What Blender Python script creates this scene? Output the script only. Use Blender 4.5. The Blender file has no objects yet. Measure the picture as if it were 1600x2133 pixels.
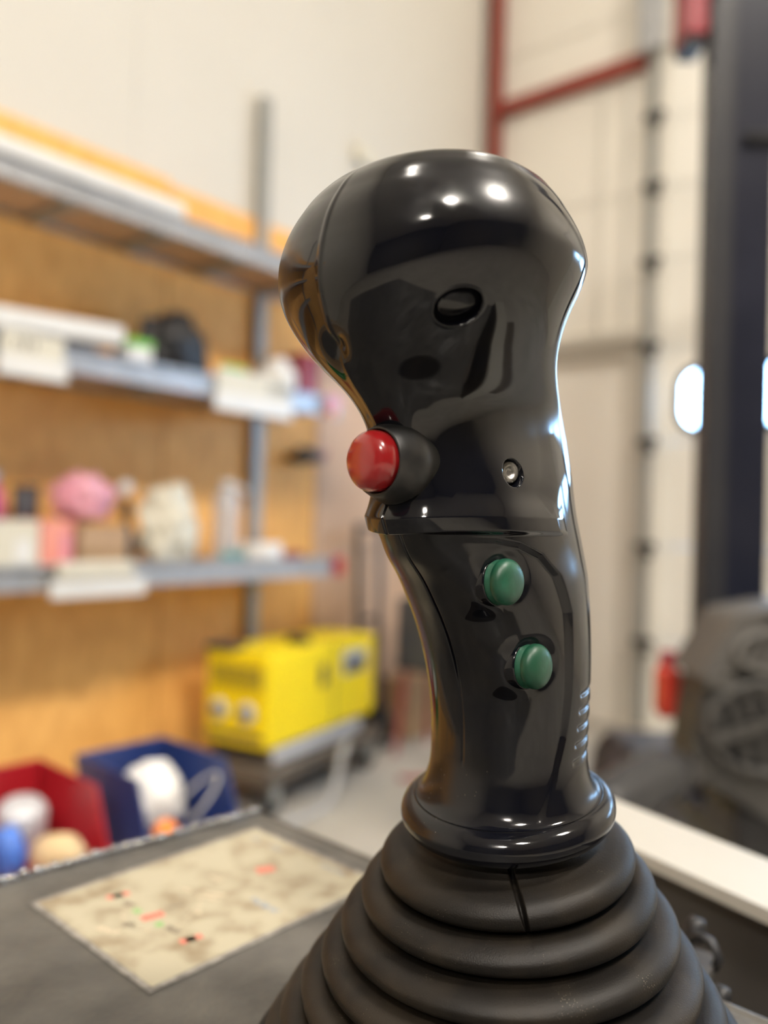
import bpy, bmesh, math, random
import numpy as np
from mathutils import Vector, Matrix

random.seed(7)
rng = np.random.default_rng(7)
SC = bpy.context.scene
COL = SC.collection

# ------------------------------------------------------------------ camera
CAM = Vector((2.646, -4.199, 1.10))
YAW, PITCH, ROLL = math.radians(39.28), math.radians(.555), math.radians(1.539)
FWH = Vector((-math.sin(YAW), math.cos(YAW), 0))          # horizontal forward
RTH = Vector((math.cos(YAW), math.sin(YAW), 0))           # horizontal right
UP = Vector((0, 0, 1))
fwd = FWH * math.cos(PITCH) + UP * math.sin(PITCH)
up0 = UP * math.cos(PITCH) - FWH * math.sin(PITCH)
rgt = RTH * math.cos(ROLL) + up0 * math.sin(ROLL)
up1 = up0 * math.cos(ROLL) - RTH * math.sin(ROLL)
cd = bpy.data.cameras.new('camera')
cam = bpy.data.objects.new('camera', cd)
COL.objects.link(cam)
cam.matrix_world = Matrix(((rgt.x, up1.x, -fwd.x, CAM.x), (rgt.y, up1.y, -fwd.y, CAM.y),
                           (rgt.z, up1.z, -fwd.z, CAM.z), (0, 0, 0, 1)))
cd.sensor_fit = 'VERTICAL'
cd.sensor_height = 24.0
cd.lens = 24.0 * 1680 / 2133
cd.clip_start = .01
cd.dof.use_dof = True
cd.dof.focus_distance = .192
cd.dof.aperture_fstop = 3.9
SC.camera = cam

# ------------------------------------------------------------------ world, light, exposure
w = bpy.data.worlds.new('world')
SC.world = w
w.use_nodes = True
w.node_tree.nodes['Background'].inputs[0].default_value = (.55, .72, 1, 1)
w.node_tree.nodes['Background'].inputs[1].default_value = 1.0
LAMP_STRENGTH = 232.0
SMALL_LAMP_STRENGTH = 55.0
WINDOW_STRENGTH = 28.0
SC.view_settings.view_transform = 'Standard'
SC.view_settings.look = 'None'
SC.view_settings.gamma = 1
SC.view_settings.use_curve_mapping = False
SC.view_settings.exposure = 0.0


# ------------------------------------------------------------------ materials
def mat(name, col, rough=.5, metal=0., spec=.5, noise=None, bump=None, emit=None, coat=0.):
    """noise=(scale, colour2, lo, hi[, stretch]); bump=(scale, strength, distance)"""
    m = bpy.data.materials.new(name)
    m.use_nodes = True
    nt = m.node_tree
    b = nt.nodes['Principled BSDF']
    b.inputs['Base Color'].default_value = (*col, 1)
    b.inputs['Roughness'].default_value = rough
    b.inputs['Metallic'].default_value = metal
    b.inputs['Specular IOR Level'].default_value = spec
    if coat:
        b.inputs['Coat Weight'].default_value = coat
        b.inputs['Coat Roughness'].default_value = .06
    if noise or bump:
        tc = nt.nodes.new('ShaderNodeTexCoord')
    if noise:
        mp = nt.nodes.new('ShaderNodeMapping')
        if len(noise) > 4:
            mp.inputs['Scale'].default_value = noise[4]
        nt.links.new(tc.outputs['Object'], mp.inputs[0])
        n = nt.nodes.new('ShaderNodeTexNoise')
        n.inputs['Scale'].default_value = noise[0]
        n.inputs['Detail'].default_value = 6
        nt.links.new(mp.outputs[0], n.inputs['Vector'])
        r = nt.nodes.new('ShaderNodeValToRGB')
        r.color_ramp.elements[0].position = noise[2]
        r.color_ramp.elements[1].position = noise[3]
        r.color_ramp.elements[0].color = (*col, 1)
        r.color_ramp.elements[1].color = (*noise[1], 1)
        nt.links.new(n.outputs['Fac'], r.inputs[0])
        nt.links.new(r.outputs[0], b.inputs['Base Color'])
    if bump:
        n2 = nt.nodes.new('ShaderNodeTexNoise')
        n2.inputs['Scale'].default_value = bump[0]
        n2.inputs['Detail'].default_value = 4
        nt.links.new(tc.outputs['Object'], n2.inputs['Vector'])
        bp = nt.nodes.new('ShaderNodeBump')
        bp.inputs['Strength'].default_value = bump[1]
        bp.inputs['Distance'].default_value = bump[2]
        nt.links.new(n2.outputs['Fac'], bp.inputs['Height'])
        nt.links.new(bp.outputs[0], b.inputs['Normal'])
    if emit:
        b.inputs['Emission Color'].default_value = (*emit[0], 1)
        b.inputs['Emission Strength'].default_value = emit[1]
    return m


def rough_noise(m, scale, lo, hi, p0=.4, p1=.65):
    """smudges: roughness that wanders between lo and hi"""
    nt = m.node_tree
    b = nt.nodes['Principled BSDF']
    tc = nt.nodes.new('ShaderNodeTexCoord')
    n = nt.nodes.new('ShaderNodeTexNoise')
    n.inputs['Scale'].default_value = scale
    n.inputs['Detail'].default_value = 7
    nt.links.new(tc.outputs['Object'], n.inputs['Vector'])
    r = nt.nodes.new('ShaderNodeMapRange')
    r.inputs['From Min'].default_value = p0
    r.inputs['From Max'].default_value = p1
    r.inputs['To Min'].default_value = lo
    r.inputs['To Max'].default_value = hi
    nt.links.new(n.outputs['Fac'], r.inputs['Value'])
    nt.links.new(r.outputs[0], b.inputs['Roughness'])


def dust(m, scale, size, col):
    """sparse pale specks over the base colour"""
    nt = m.node_tree
    b = nt.nodes['Principled BSDF']
    src = b.inputs['Base Color'].links[0].from_socket
    tc = nt.nodes.new('ShaderNodeTexCoord')
    v = nt.nodes.new('ShaderNodeTexVoronoi')
    v.inputs['Scale'].default_value = scale
    nt.links.new(tc.outputs['Object'], v.inputs['Vector'])
    n = nt.nodes.new('ShaderNodeTexNoise')
    n.inputs['Scale'].default_value = scale * .06
    nt.links.new(tc.outputs['Object'], n.inputs['Vector'])
    r = nt.nodes.new('ShaderNodeMapRange')
    r.inputs['From Min'].default_value = .5
    r.inputs['From Max'].default_value = .75
    r.inputs['To Min'].default_value = 0.
    r.inputs['To Max'].default_value = size * 4
    nt.links.new(n.outputs['Fac'], r.inputs['Value'])
    lt = nt.nodes.new('ShaderNodeMath')
    lt.operation = 'LESS_THAN'
    nt.links.new(v.outputs['Distance'], lt.inputs[0])
    nt.links.new(r.outputs[0], lt.inputs[1])
    mx = nt.nodes.new('ShaderNodeMix')
    mx.data_type = 'RGBA'
    nt.links.new(lt.outputs[0], mx.inputs['Factor'])
    nt.links.new(src, mx.inputs['A'])
    mx.inputs['B'].default_value = (*col, 1)
    nt.links.new(mx.outputs['Result'], b.inputs['Base Color'])


M = {}
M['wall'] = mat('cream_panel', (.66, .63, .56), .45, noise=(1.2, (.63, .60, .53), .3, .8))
M['wall_b'] = mat('cream_panel_lifted', (.80, .755, .67), .45, noise=(1.2, (.76, .72, .63), .3, .8))  # lighter copy of the cream panel, brightens the back wall by colour
M['wall_grey'] = mat('darkened_far_wall', (.12, .115, .11), .7, noise=(3, (.09, .085, .08), .3, .8))  # unseen far walls, coloured dark so the grip reflects a dim hall
M['ceiling'] = mat('ceiling_white', (.75, .73, .68), .7, noise=(2, (.7, .68, .62), .3, .8))
M['floor'] = mat('concrete', (.46, .43, .38), .55, noise=(2.2, (.36, .335, .29), .35, .7), bump=(60, .2, .002))
M['osb'] = mat('osb', (.96, .52, .145), .6, noise=(20, (.78, .39, .10), .35, .68, (1, 1.0, .42)), bump=(40, .15, .002))
M['plywood'] = mat('plywood', (.66, .45, .31), .6, noise=(5, (.58, .38, .25), .35, .7, (1, 1, .3)))
M['red_steel'] = mat('red_oxide_steel', (.30, .055, .035), .5, noise=(6, (.24, .045, .03), .3, .7))
M['galv'] = mat('galvanised', (.44, .45, .46), .42, .6, noise=(25, (.55, .56, .58), .35, .7))
M['galv_post'] = mat('galvanised_post', (.36, .365, .34), .5, .45, noise=(20, (.34, .34, .32), .35, .7))
M['chip'] = mat('chipboard', (.56, .38, .24), .7, noise=(40, (.48, .31, .19), .35, .7))
M['dark'] = mat('dark_steel', (.05, .047, .045), .5, noise=(12, (.08, .075, .07), .4, .7))
M['door_white'] = mat('door_white', (.78, .74, .66), .5, noise=(2, (.74, .70, .62), .3, .8))
M['gate_white'] = mat('gate_white', (.90, .875, .80), .45, noise=(2, (.85, .825, .75), .3, .8))
M['trim'] = mat('frame_beige', (.56, .52, .45), .5, noise=(3, (.5, .47, .4), .3, .8))
M['pane'] = mat('bright_pane', (.8, .9, 1), .2, emit=((.32, .61, 1), WINDOW_STRENGTH))
M['gasket'] = mat('gasket', (.03, .03, .03), .6, noise=(30, (.05, .05, .05), .4, .6))
M['lamp_lit'] = mat('lamp_diffuser', (1, 1, 1), .4, emit=((1, .92, .82), LAMP_STRENGTH))
M['lamp_small'] = mat('lamp_diffuser_small', (1, 1, 1), .4, emit=((1, .92, .82), SMALL_LAMP_STRENGTH))
M['lamp_body'] = mat('lamp_housing', (.8, .8, .78), .4, noise=(8, (.75, .75, .73), .4, .6))
M['yellow'] = mat('yellow_paint', (.98, .76, .002), .45, noise=(4, (.93, .69, .003), .35, .75))
M['dark_grey'] = mat('dark_grey_plastic', (.055, .06, .075), .5, noise=(8, (.07, .075, .09), .35, .7))
M['black'] = mat('black_plastic', (.012, .012, .014), .45, noise=(15, (.02, .02, .022), .4, .7))
M['white'] = mat('white_plastic', (.80, .79, .76), .45, noise=(6, (.74, .73, .70), .35, .75))
M['cream'] = mat('cream_plastic', (.72, .68, .56), .5, noise=(6, (.66, .62, .5), .35, .75))
M['silver'] = mat('pale_grey', (.60, .62, .66), .35, .2, noise=(10, (.52, .54, .58), .35, .7))
M['coral'] = mat('coral_card', (.80, .26, .19), .6, noise=(8, (.85, .38, .30), .35, .7))
M['cardboard'] = mat('cardboard', (.42, .27, .15), .7, noise=(12, (.36, .23, .12), .35, .7))
M['pink'] = mat('pink_film', (.72, .28, .36), .3, noise=(14, (.82, .45, .52), .4, .65))
M['magenta'] = mat('magenta_plastic', (.45, .05, .16), .4, noise=(10, (.55, .12, .3), .4, .7))
M['green'] = mat('green_plastic', (.02, .20, .05), .35, noise=(10, (.03, .26, .07), .4, .7))
M['bright_green'] = mat('bright_green', (.16, .50, .05), .5, noise=(10, (.22, .58, .08), .4, .7))
M['teal'] = mat('teal_plastic', (.10, .26, .24), .5, noise=(10, (.14, .32, .3), .4, .7))
M['red_bin'] = mat('red_bin', (.36, .012, .02), .35, noise=(10, (.42, .02, .03), .4, .7))
M['blue_bin'] = mat('blue_bin', (.020, .04, .16), .35, noise=(10, (.03, .055, .2), .4, .7))
M['red'] = mat('red_plastic', (.52, .03, .03), .35, noise=(10, (.6, .05, .05), .4, .7))
M['dark_red'] = mat('dark_red', (.26, .02, .03), .45, noise=(10, (.32, .03, .04), .4, .7))
M['orange'] = mat('orange_plastic', (.90, .22, .01), .4, noise=(10, (.95, .3, .03), .4, .7))
M['blue'] = mat('blue_plastic', (.07, .20, .72), .35, noise=(10, (.12, .28, .8), .4, .7))
M['wood'] = mat('pale_wood', (.70, .55, .32), .55, noise=(18, (.62, .46, .26), .35, .7))
M['film'] = mat('clear_film', (.70, .72, .76), .15, noise=(30, (.55, .57, .6), .35, .7), bump=(30, .8, .01))
M['film'].node_tree.nodes['Principled BSDF'].inputs['Alpha'].default_value = .55
M['hose_red'] = mat('red_hose', (.33, .06, .06), .5, noise=(10, (.38, .1, .1), .4, .7))
M['hose_grey'] = mat('grey_hose', (.42, .41, .40), .45, noise=(10, (.48, .47, .45), .4, .7))
M['mast'] = mat('mast_paint', (.026, .027, .032), .38, noise=(5, (.034, .034, .037), .4, .7))
M['mast_navy'] = mat('mast_inner', (.012, .014, .026), .3, noise=(5, (.018, .02, .034), .4, .7))
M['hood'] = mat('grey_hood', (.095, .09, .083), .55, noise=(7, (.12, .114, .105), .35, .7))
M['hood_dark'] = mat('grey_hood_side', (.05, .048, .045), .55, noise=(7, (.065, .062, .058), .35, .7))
M['lens_red'] = mat('lamp_lens_red', (.55, .05, .03), .25, noise=(20, (.62, .08, .05), .4, .7))
M['vinyl'] = mat('black_vinyl', (.025, .025, .027), .38, noise=(10, (.035, .035, .037), .4, .7))
M['bench'] = mat('bench_wood', (.30, .2, .11), .6, noise=(14, (.24, .16, .09), .35, .7))
M['rail_white'] = mat('rail_white', (.50, .485, .44), .42, noise=(5, (.45, .43, .38), .35, .75))

# hero materials
M['grip'] = mat('grip_black', (.0030, .0034, .0060), .16, spec=.5, noise=(60, (.0075, .0065, .0060), .5, .75))
rough_noise(M['grip'], 26, .07, .25, .49, .56)
M['boot'] = mat('boot_rubber', (.0075, .0062, .0050), .48, spec=.27, noise=(45, (.026, .0200, .0135), .42, .74), bump=(2600, .3, .0003))
dust(M['boot'], 1700, .055, (.14, .12, .09))
dust(M['grip'], 420, .045, (.10, .085, .06))
M['grip_rubber'] = mat('bezel_rubber', (.014, .014, .014), .42, noise=(150, (.03, .028, .026), .45, .7), bump=(900, .15, .0003))
M['cap_red'] = mat('cap_red', (.30, .008, .010), .22, noise=(120, (.34, .014, .016), .4, .7), coat=.6)
M['cap_green'] = mat('cap_green', (.006, .058, .029), .42, noise=(220, (.016, .105, .062), .45, .75), bump=(700, .15, .0003))
M['screw'] = mat('screw_steel', (.35, .34, .32), .35, .9, noise=(600, (.2, .19, .17), .4, .6))
M['plate'] = mat('plate_paint', (.070, .066, .059), .46, noise=(38, (.125, .117, .102), .35, .72), bump=(130, .8, .0012))
rough_noise(M['plate'], 30, .34, .62)
M['bead'] = mat('edge_bead', (.42, .42, .42), .24, .9, noise=(120, (.30, .30, .30), .4, .7))
M['paper'] = mat('stained_paper', (.42, .38, .275), .5, noise=(60, (.19, .13, .07), .45, .74), bump=(300, .1, .0003))
M['paper_edge'] = mat('laminate_edge', (.30, .28, .25), .3, noise=(200, (.15, .14, .13), .4, .6))
M['ink_red'] = mat('ink_red', (.55, .14, .10), .5, noise=(900, (.72, .35, .25), .5, .65))
M['ink_green'] = mat('ink_green', (.16, .38, .12), .5, noise=(900, (.5, .55, .3), .5, .65))
M['ink_black'] = mat('ink_black', (.22, .19, .14), .5, noise=(900, (.4, .34, .24), .5, .65))
M['ink_grey'] = mat('ink_grey', (.40, .36, .27), .5, noise=(900, (.6, .5, .35), .45, .6))
M['ink_blue'] = mat('ink_blue', (.16, .26, .42), .5, noise=(900, (.6, .52, .36), .5, .65))
M['shade_deck'] = mat('shade_deck_brown', (.13, .105, .08), .6, noise=(9, (.085, .07, .055), .35, .7), bump=(80, .3, .002))  # dark brown imitating floor in shadow; also colours the trolley platform


# ------------------------------------------------------------------ mesh helpers
def link(o, parent=None):
    COL.objects.link(o)
    if parent is not None:
        o.parent = parent
    return o


def tag(o, label=None, cat=None, group=None, kind=None):
    if label: o['label'] = label
    if cat: o['category'] = cat
    if group: o['group'] = group
    if kind: o['kind'] = kind
    return o


def empty(name, loc=(0, 0, 0), rz=0., label=None, cat=None, group=None):
    o = bpy.data.objects.new(name, None)
    o.empty_display_size = .05
    o.location = loc
    o.rotation_euler = (0, 0, rz)
    link(o)
    return tag(o, label, cat, group)


class MB:
    """collects shapes of one part"""
    def __init__(s):
        s.bm = bmesh.new()

    def box(s, x0, x1, y0, y1, z0, z1, bev=0., rot=None, seg=2):
        tmp = bmesh.new()
        bmesh.ops.create_cube(tmp, size=1)
        bmesh.ops.scale(tmp, vec=(x1 - x0, y1 - y0, z1 - z0), verts=tmp.verts)
        if bev:
            bmesh.ops.bevel(tmp, geom=list(tmp.edges), offset=bev, segments=seg, profile=.6, affect='EDGES')
        mtx = Matrix.Translation(((x0 + x1) / 2, (y0 + y1) / 2, (z0 + z1) / 2))
        if rot is not None:
            mtx = mtx @ rot.to_4x4()
        tmp.transform(mtx)
        me = bpy.data.meshes.new('t'); tmp.to_mesh(me); tmp.free()
        s.bm.from_mesh(me); bpy.data.meshes.remove(me)
        return s

    def lathe(s, prof, org=(0, 0, 0), axis=(0, 0, 1), n=40, cap0=True, cap1=True):
        a = Vector(axis).normalized()
        q = Vector((0, 0, 1)).rotation_difference(a)
        o = Vector(org)
        rings = []
        for r, h in prof:
            rings.append([s.bm.verts.new(o + q @ Vector((r * math.cos(2 * math.pi * k / n), r * math.sin(2 * math.pi * k / n), h))) for k in range(n)])
        for A, B in zip(rings, rings[1:]):
            for k in range(n):
                s.bm.faces.new((A[k], A[(k + 1) % n], B[(k + 1) % n], B[k]))
        if cap0: s.bm.faces.new(rings[0][::-1])
        if cap1: s.bm.faces.new(rings[-1])
        return s

    def tube(s, pts, r, n=10, cap=True):
        P = [Vector(p) for p in pts]
        rs = r if isinstance(r, (list, tuple)) else [r] * len(P)
        prev = None
        rings = []
        for i, p in enumerate(P):
            t = (P[min(i + 1, len(P) - 1)] - P[max(i - 1, 0)]).normalized()
            if prev is None:
                u = t.orthogonal().normalized()
            else:
                u = (prev - t * prev.dot(t)).normalized()
            prev = u
            v = t.cross(u)
            rings.append([s.bm.verts.new(p + rs[i] * (u * math.cos(2 * math.pi * k / n) + v * math.sin(2 * math.pi * k / n))) for k in range(n)])
        for A, B in zip(rings, rings[1:]):
            for k in range(n):
                s.bm.faces.new((A[k], A[(k + 1) % n], B[(k + 1) % n], B[k]))
        if cap:
            s.bm.faces.new(rings[0][::-1]); s.bm.faces.new(rings[-1])
        return s

    def prism(s, poly, ax, d0, d1):
        """poly of 2D points extruded along axis ax ('x','y','z') from d0 to d1"""
        def pt(a, b, d):
            return {'x': (d, a, b), 'y': (a, d, b), 'z': (a, b, d)}[ax]
        A = [s.bm.verts.new(pt(a, b, d0)) for a, b in poly]
        B = [s.bm.verts.new(pt(a, b, d1)) for a, b in poly]
        n = len(poly)
        for k in range(n):
            s.bm.faces.new((A[k], A[(k + 1) % n], B[(k + 1) % n], B[k]))
        s.bm.faces.new(A[::-1]); s.bm.faces.new(B)
        return s

    def blob(s, c, r, seed=0, amp=.2, freq=2.5, sub=4, rest=None):
        from mathutils import noise
        tmp = bmesh.new()
        bmesh.ops.create_icosphere(tmp, subdivisions=sub, radius=1)
        for v in tmp.verts:
            d = v.co.normalized()
            k = 1 + amp * noise.fractal(d * freq + Vector((seed * 7.3, seed * 3.1, 0)), 1., 2., 3)
            v.co = Vector((d.x * r[0] * k, d.y * r[1] * k, max(d.z, -.72) * r[2] * k)) + Vector(c)
        if rest is not None:
            lo = min(v.co.z for v in tmp.verts)
            for v in tmp.verts: v.co.z += rest - lo
        me = bpy.data.meshes.new('t'); tmp.to_mesh(me); tmp.free()
        s.bm.from_mesh(me); bpy.data.meshes.remove(me)
        return s

    def build(s, name, material, parent=None, smooth=False, label=None, kind=None):
        bmesh.ops.recalc_face_normals(s.bm, faces=s.bm.faces)
        me = bpy.data.meshes.new(name)
        s.bm.to_mesh(me); s.bm.free()
        me.materials.append(M[material])
        if smooth:
            me.polygons.foreach_set('use_smooth', [True] * len(me.polygons))
        o = bpy.data.objects.new(name, me)
        link(o, parent)
        return tag(o, label, None, None, kind)


def grid_mesh(name, P, material, parent=None, cap_top=False, cap_bottom=False):
    """P (rows, cols, 3), closed around the columns"""
    n, m, _ = P.shape
    idx = np.arange(n * m).reshape(n, m)
    j1 = np.roll(np.arange(m), -1)
    f = np.stack([idx[:-1], idx[:-1][:, j1], idx[1:][:, j1], idx[1:]], -1).reshape(-1, 4)
    me = bpy.data.meshes.new(name)
    loops = f.reshape(-1)
    starts = np.arange(len(f)) * 4
    tot = np.full(len(f), 4)
    extra = []
    if cap_top: extra.append(idx[-1])
    if cap_bottom: extra.append(idx[0][::-1])
    for e in extra:
        starts = np.append(starts, len(loops)); tot = np.append(tot, m); loops = np.append(loops, e)
    me.vertices.add(n * m); me.vertices.foreach_set('co', P.reshape(-1).astype(np.float32))
    me.loops.add(len(loops)); me.loops.foreach_set('vertex_index', loops.astype(np.int32))
    me.polygons.add(len(starts)); me.polygons.foreach_set('loop_start', starts.astype(np.int32))
    me.polygons.foreach_set('loop_total', tot.astype(np.int32))
    me.update(calc_edges=True); me.validate()
    me.polygons.foreach_set('use_smooth', np.ones(len(me.polygons), bool))
    me.materials.append(M[material])
    o = bpy.data.objects.new(name, me)
    return link(o, parent)


def S(o):
    return tag(o, kind='structure')


# ------------------------------------------------------------------ the hall
RX, RY, RZ = 13.0, -15.0, 6.2
S(MB().box(-.3, RX, RY, .3, -.15, 0).build('floor', 'floor'))
S(MB().box(-.3, RX, RY, .3, RZ, RZ + .15).build('ceiling', 'ceiling'))
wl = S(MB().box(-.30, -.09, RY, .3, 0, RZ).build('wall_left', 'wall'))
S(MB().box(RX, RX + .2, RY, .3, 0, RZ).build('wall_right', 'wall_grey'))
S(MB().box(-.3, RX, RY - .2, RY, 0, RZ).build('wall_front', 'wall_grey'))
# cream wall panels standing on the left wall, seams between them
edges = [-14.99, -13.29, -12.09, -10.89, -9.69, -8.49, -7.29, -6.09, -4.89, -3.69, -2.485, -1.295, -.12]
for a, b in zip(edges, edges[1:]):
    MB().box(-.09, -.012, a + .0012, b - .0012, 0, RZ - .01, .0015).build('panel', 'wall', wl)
# chipboard sheets screwed over its lower part
for a, b, t in ((-5.95, -4.75, 2.38), (-4.745, -3.54, 2.392), (-3.535, -2.335, 2.395), (-2.33, -1.49, 2.378)):
    MB().box(-.012, .006, a, b, .02, t, .002).build('osb_sheet', 'osb', wl)
MB().box(-.012, .004, -1.475, -.22, .02, 2.05, .002).build('plywood_sheet', 'plywood', wl, label='pale pinkish plywood sheet')

# back wall with the personnel door and the sectional gate
GX0, GX1, GZ = 1.06, 4.70, 3.66
DX0, DX1, DZ = .10, .94, 2.085
wb = S(MB().box(-.3, GX0, .10, .3, 0, RZ).box(GX0, GX1, .10, .3, GZ, RZ).box(GX1, RX, .10, .3, 0, RZ).build('wall_back', 'wall'))
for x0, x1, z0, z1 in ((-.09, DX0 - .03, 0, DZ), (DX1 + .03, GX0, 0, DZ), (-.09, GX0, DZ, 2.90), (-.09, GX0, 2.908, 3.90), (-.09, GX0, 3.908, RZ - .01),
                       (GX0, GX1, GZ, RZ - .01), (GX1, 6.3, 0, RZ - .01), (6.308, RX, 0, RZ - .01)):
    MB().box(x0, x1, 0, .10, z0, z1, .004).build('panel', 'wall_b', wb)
# personnel door
d1 = S(MB().box(DX0, DX1 - .06, .03, .075, .01, DZ - .05, .003).build('door_1', 'door_white'))
MB().box(DX0 - .03, DX0 + .03, -.012, .09, 0, DZ).box(DX1 - .05, DX1 + .03, -.012, .09, 0, DZ).box(DX0 + .03, DX1 - .05, -.012, .09, DZ - .06, DZ).build('door_frame', 'trim', d1)
MB().lathe([(.026, 0), (.026, .012)], (.20, .03, 1.02), (0, -1, 0), 24).tube([(.20, .02, 1.02), (.20, -.03, 1.02), (.23, -.035, 1.02), (.33, -.035, 1.02)], .009).build('door_handle', 'galv', d1, True)
S(MB().box(-.09, DX1 + .05, -.05, 0, DZ + .01, DZ + .07, .004).build('trim_1', 'trim'))
# red oxide steel: column in the corner and the girt over the door
S(MB().box(.022, .066, -.10, -.092, 0, RZ).box(.040, .048, -.092, -.012, 0, RZ).box(.022, .066, -.012, -.002, 0, RZ).build('trim_2', 'red_steel', label='red oxide steel column in the corner of the hall'))
S(MB().box(.09, .985, -.06, -.001, 3.555, 3.635, .003).build('trim_3', 'red_steel', label='red oxide steel girt above the door'))
# sectional gate
gate = empty('door_2', (GX0, .06, 0)); S(gate)
zs = [0, .50, 1.0, 1.55, 2.05, 2.52, 2.91, 3.28, 3.66]
wins = []
for i, (a, b) in enumerate(zip(zs, zs[1:])):
    W = GX1 - GX0
    if i == 3:   # the glazed section: frame pieces around the panes
        m_ = MB()
        z0, z1 = 1.625, 1.915
        m_.box(.005, W - .005, -.02, .02, a + .004, z0).box(.005, W - .005, -.02, .02, z1, b - .004)
        xs = [(.115 + k * .88, .115 + k * .88 + .66) for k in range(4)]
        px = .005
        for x0, x1 in xs:
            m_.box(px, x0, -.02, .02, z0, z1); px = x1
        m_.box(px, W - .005, -.02, .02, z0, z1)
        m_.build('gate_section', 'gate_white', gate)
        for x0, x1 in xs:
            g = MB()
            r = .09
            def rr(x0, x1, z0, z1, r, n=8):
                out = []
                for cx, cz, t0 in ((x1 - r, z1 - r, 0), (x0 + r, z1 - r, 90), (x0 + r, z0 + r, 180), (x1 - r, z0 + r, 270)):
                    out += [(cx + r * math.cos(math.radians(t0 + 90 * k / n)), cz + r * math.sin(math.radians(t0 + 90 * k / n))) for k in range(n + 1)]
                return out
            outer = rr(x0 - .035, x1 + .035, z0 - .035, z1 + .035, r + .03)
            inner = rr(x0, x1, z0, z1, r)
            A = [g.bm.verts.new((x, -.026, z)) for x, z in outer]
            Bq = [g.bm.verts.new((x, -.030, z)) for x, z in inner]
            Cq = [g.bm.verts.new((x, -.005, z)) for x, z in inner]
            for k in range(len(A)):
                k1 = (k + 1) % len(A)
                g.bm.faces.new((A[k], A[k1], Bq[k1], Bq[k])); g.bm.faces.new((Bq[k], Bq[k1], Cq[k1], Cq[k]))
            wf = g.build('window_frame', 'gasket', gate)
            MB().prism(rr(x0 - .01, x1 + .01, z0 - .01, z1 + .01, r), 'y', -.012, -.004).build('pane', 'pane', wf)
    else:
        MB().box(.005, W - .005, -.02, .02, a + .004, b - .004, .004).build('gate_section', 'gate_white', gate)
# gate track with roller hinges
trk = S(MB().box(.985, 1.0, -.05, .0, 0.05, 3.75).box(1.0, 1.035, -.05, -.042, 0.05, 3.75).box(1.028, 1.035, -.042, -.012, .05, 3.75).build('trim_4', 'galv_post', label='galvanised vertical guide rail of the gate'))
for z in (.5, 1.0, 1.55, 2.05, 2.50, 2.90, 3.27):
    MB().box(.972, 1.085, -.068, -.052, z - .022, z + .022, .004).lathe([(.022, 0), (.022, .03)], (1.055, -.07, z - .05), (0, -1, 0), 16).build('roller_hinge', 'dark', trk)
MB().box(.955, 1.075, -.13, -.05, 3.60, 4.6, .008).build('rail_bracket', 'galv', trk)
# surface conduit on the back wall
cnd = S(MB().box(.845, .875, -.02, -.001, 2.12, 3.55, .004).build('trim_5', 'wall', label='cream cable trunking on the back wall'))
S(MB().box(.70, .72, -.016, -.001, 2.12, 3.55, .004).build('trim_6', 'wall', label='thin cream cable duct on the back wall'))
tag(MB().box(-.012, .035, -1.27, -1.17, 2.86, 2.935, .008).build('junction_box', 'cream'), 'small cream junction box high on the left wall', 'junction box')

# ------------------------------------------------------------------ ceiling lamps (light the hall)
lamp_sets = (([(5.2, -2.9), (5.0, -6.6), (5.0, -10.2)], .335, 'unseen large square lamp set on the hall ceiling to light the walls', 'large square lamps under the hall ceiling', 'lamp_lit'),  # rearmost large lamp added to brighten the left wall
             ([(1.32, -4.45), (1.40, -.70)], .17, 'small square lamp fixed to the ceiling above the shelf wall', 'small lamps above the shelf wall', 'lamp_small'))
for spots, h, lab, grp, lm in lamp_sets:
    for x, y in spots:
        e = empty('ceiling_lamp', (x, y, RZ), 0, lab, 'lamp', grp)
        MB().box(-h - .03, h + .03, -h - .03, h + .03, -.07, 0, .01).build('lamp_housing', 'lamp_body', e)
        MB().box(-h, h, -h, h, -.09, -.071, .006).build('diffuser', lm, e)

# ------------------------------------------------------------------ wall rack with three shelves
YE, YS = -1.705, -5.2          # far and near end of the shelves
rack = empty('storage_rack', (0, YE, 0), 0, 'grey galvanised storage rack with three long shelves in front of the chipboard wall', 'rack')
def RK(m_, name, material, **k):
    m_.bm.transform(Matrix.Translation((0, -YE, 0)))
    return m_.build(name, material, rack, **k)
for y in (-1.875, -3.55, -5.1):
    RK(MB().box(.008, .045, y - .027, y + .027, 0, 2.90, .003), 'upright', 'galv_post')
shelves = ((2.045, 2.118), (1.525, 1.600), (.862, .938))
for z0, z1 in shelves:
    RK(MB().box(.05, .325, YS, YE, z0 + .02, z0 + .042), 'shelf_board', 'chip')
    m_ = MB().box(.326, .334, YS, YE, z0, z1).box(.322, .352, YS, YE, z0, z0 + .006).box(.322, .352, YS, YE, z1 - .008, z1)
    # folded ribs along the front beam
    k = YS
    while k < YE:
        m_.box(.334, .338, k, k + .014, z0 + .012, z1 - .014); k += .032
    RK(m_, 'front_beam', 'galv')
    RK(MB().box(.046, .054, YS, YE, z0, z1 - .01), 'rear_beam', 'galv_post')
    k = YE - .18
    while k > YS:
        RK(MB().box(.054, .322, k - .02, k + .02, z0 - .004, z0 + .02), 'cross_bar', 'galv_post'); k -= .34
    if z0 < 1:
        RK(MB().box(.300, .358, YE, YE + .05, z0 - .006, z1 + .006, .008), 'end_cap', 'red', label='red plastic cap on the shelf end')

# ------------------------------------------------------------------ things on the shelves
ZT, ZM, ZL = 2.087, 1.567, .904      # board tops
def thing(m_, name, material, label, cat, group=None, smooth=False):
    return tag(m_.build(name, material, None, smooth), label, cat, group)
thing(MB().box(.14, .27, -3.6, -2.45, ZT, ZT + .115, .01), 'plank_box', 'white', 'long white carton lying on the top shelf', 'carton')
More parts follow.
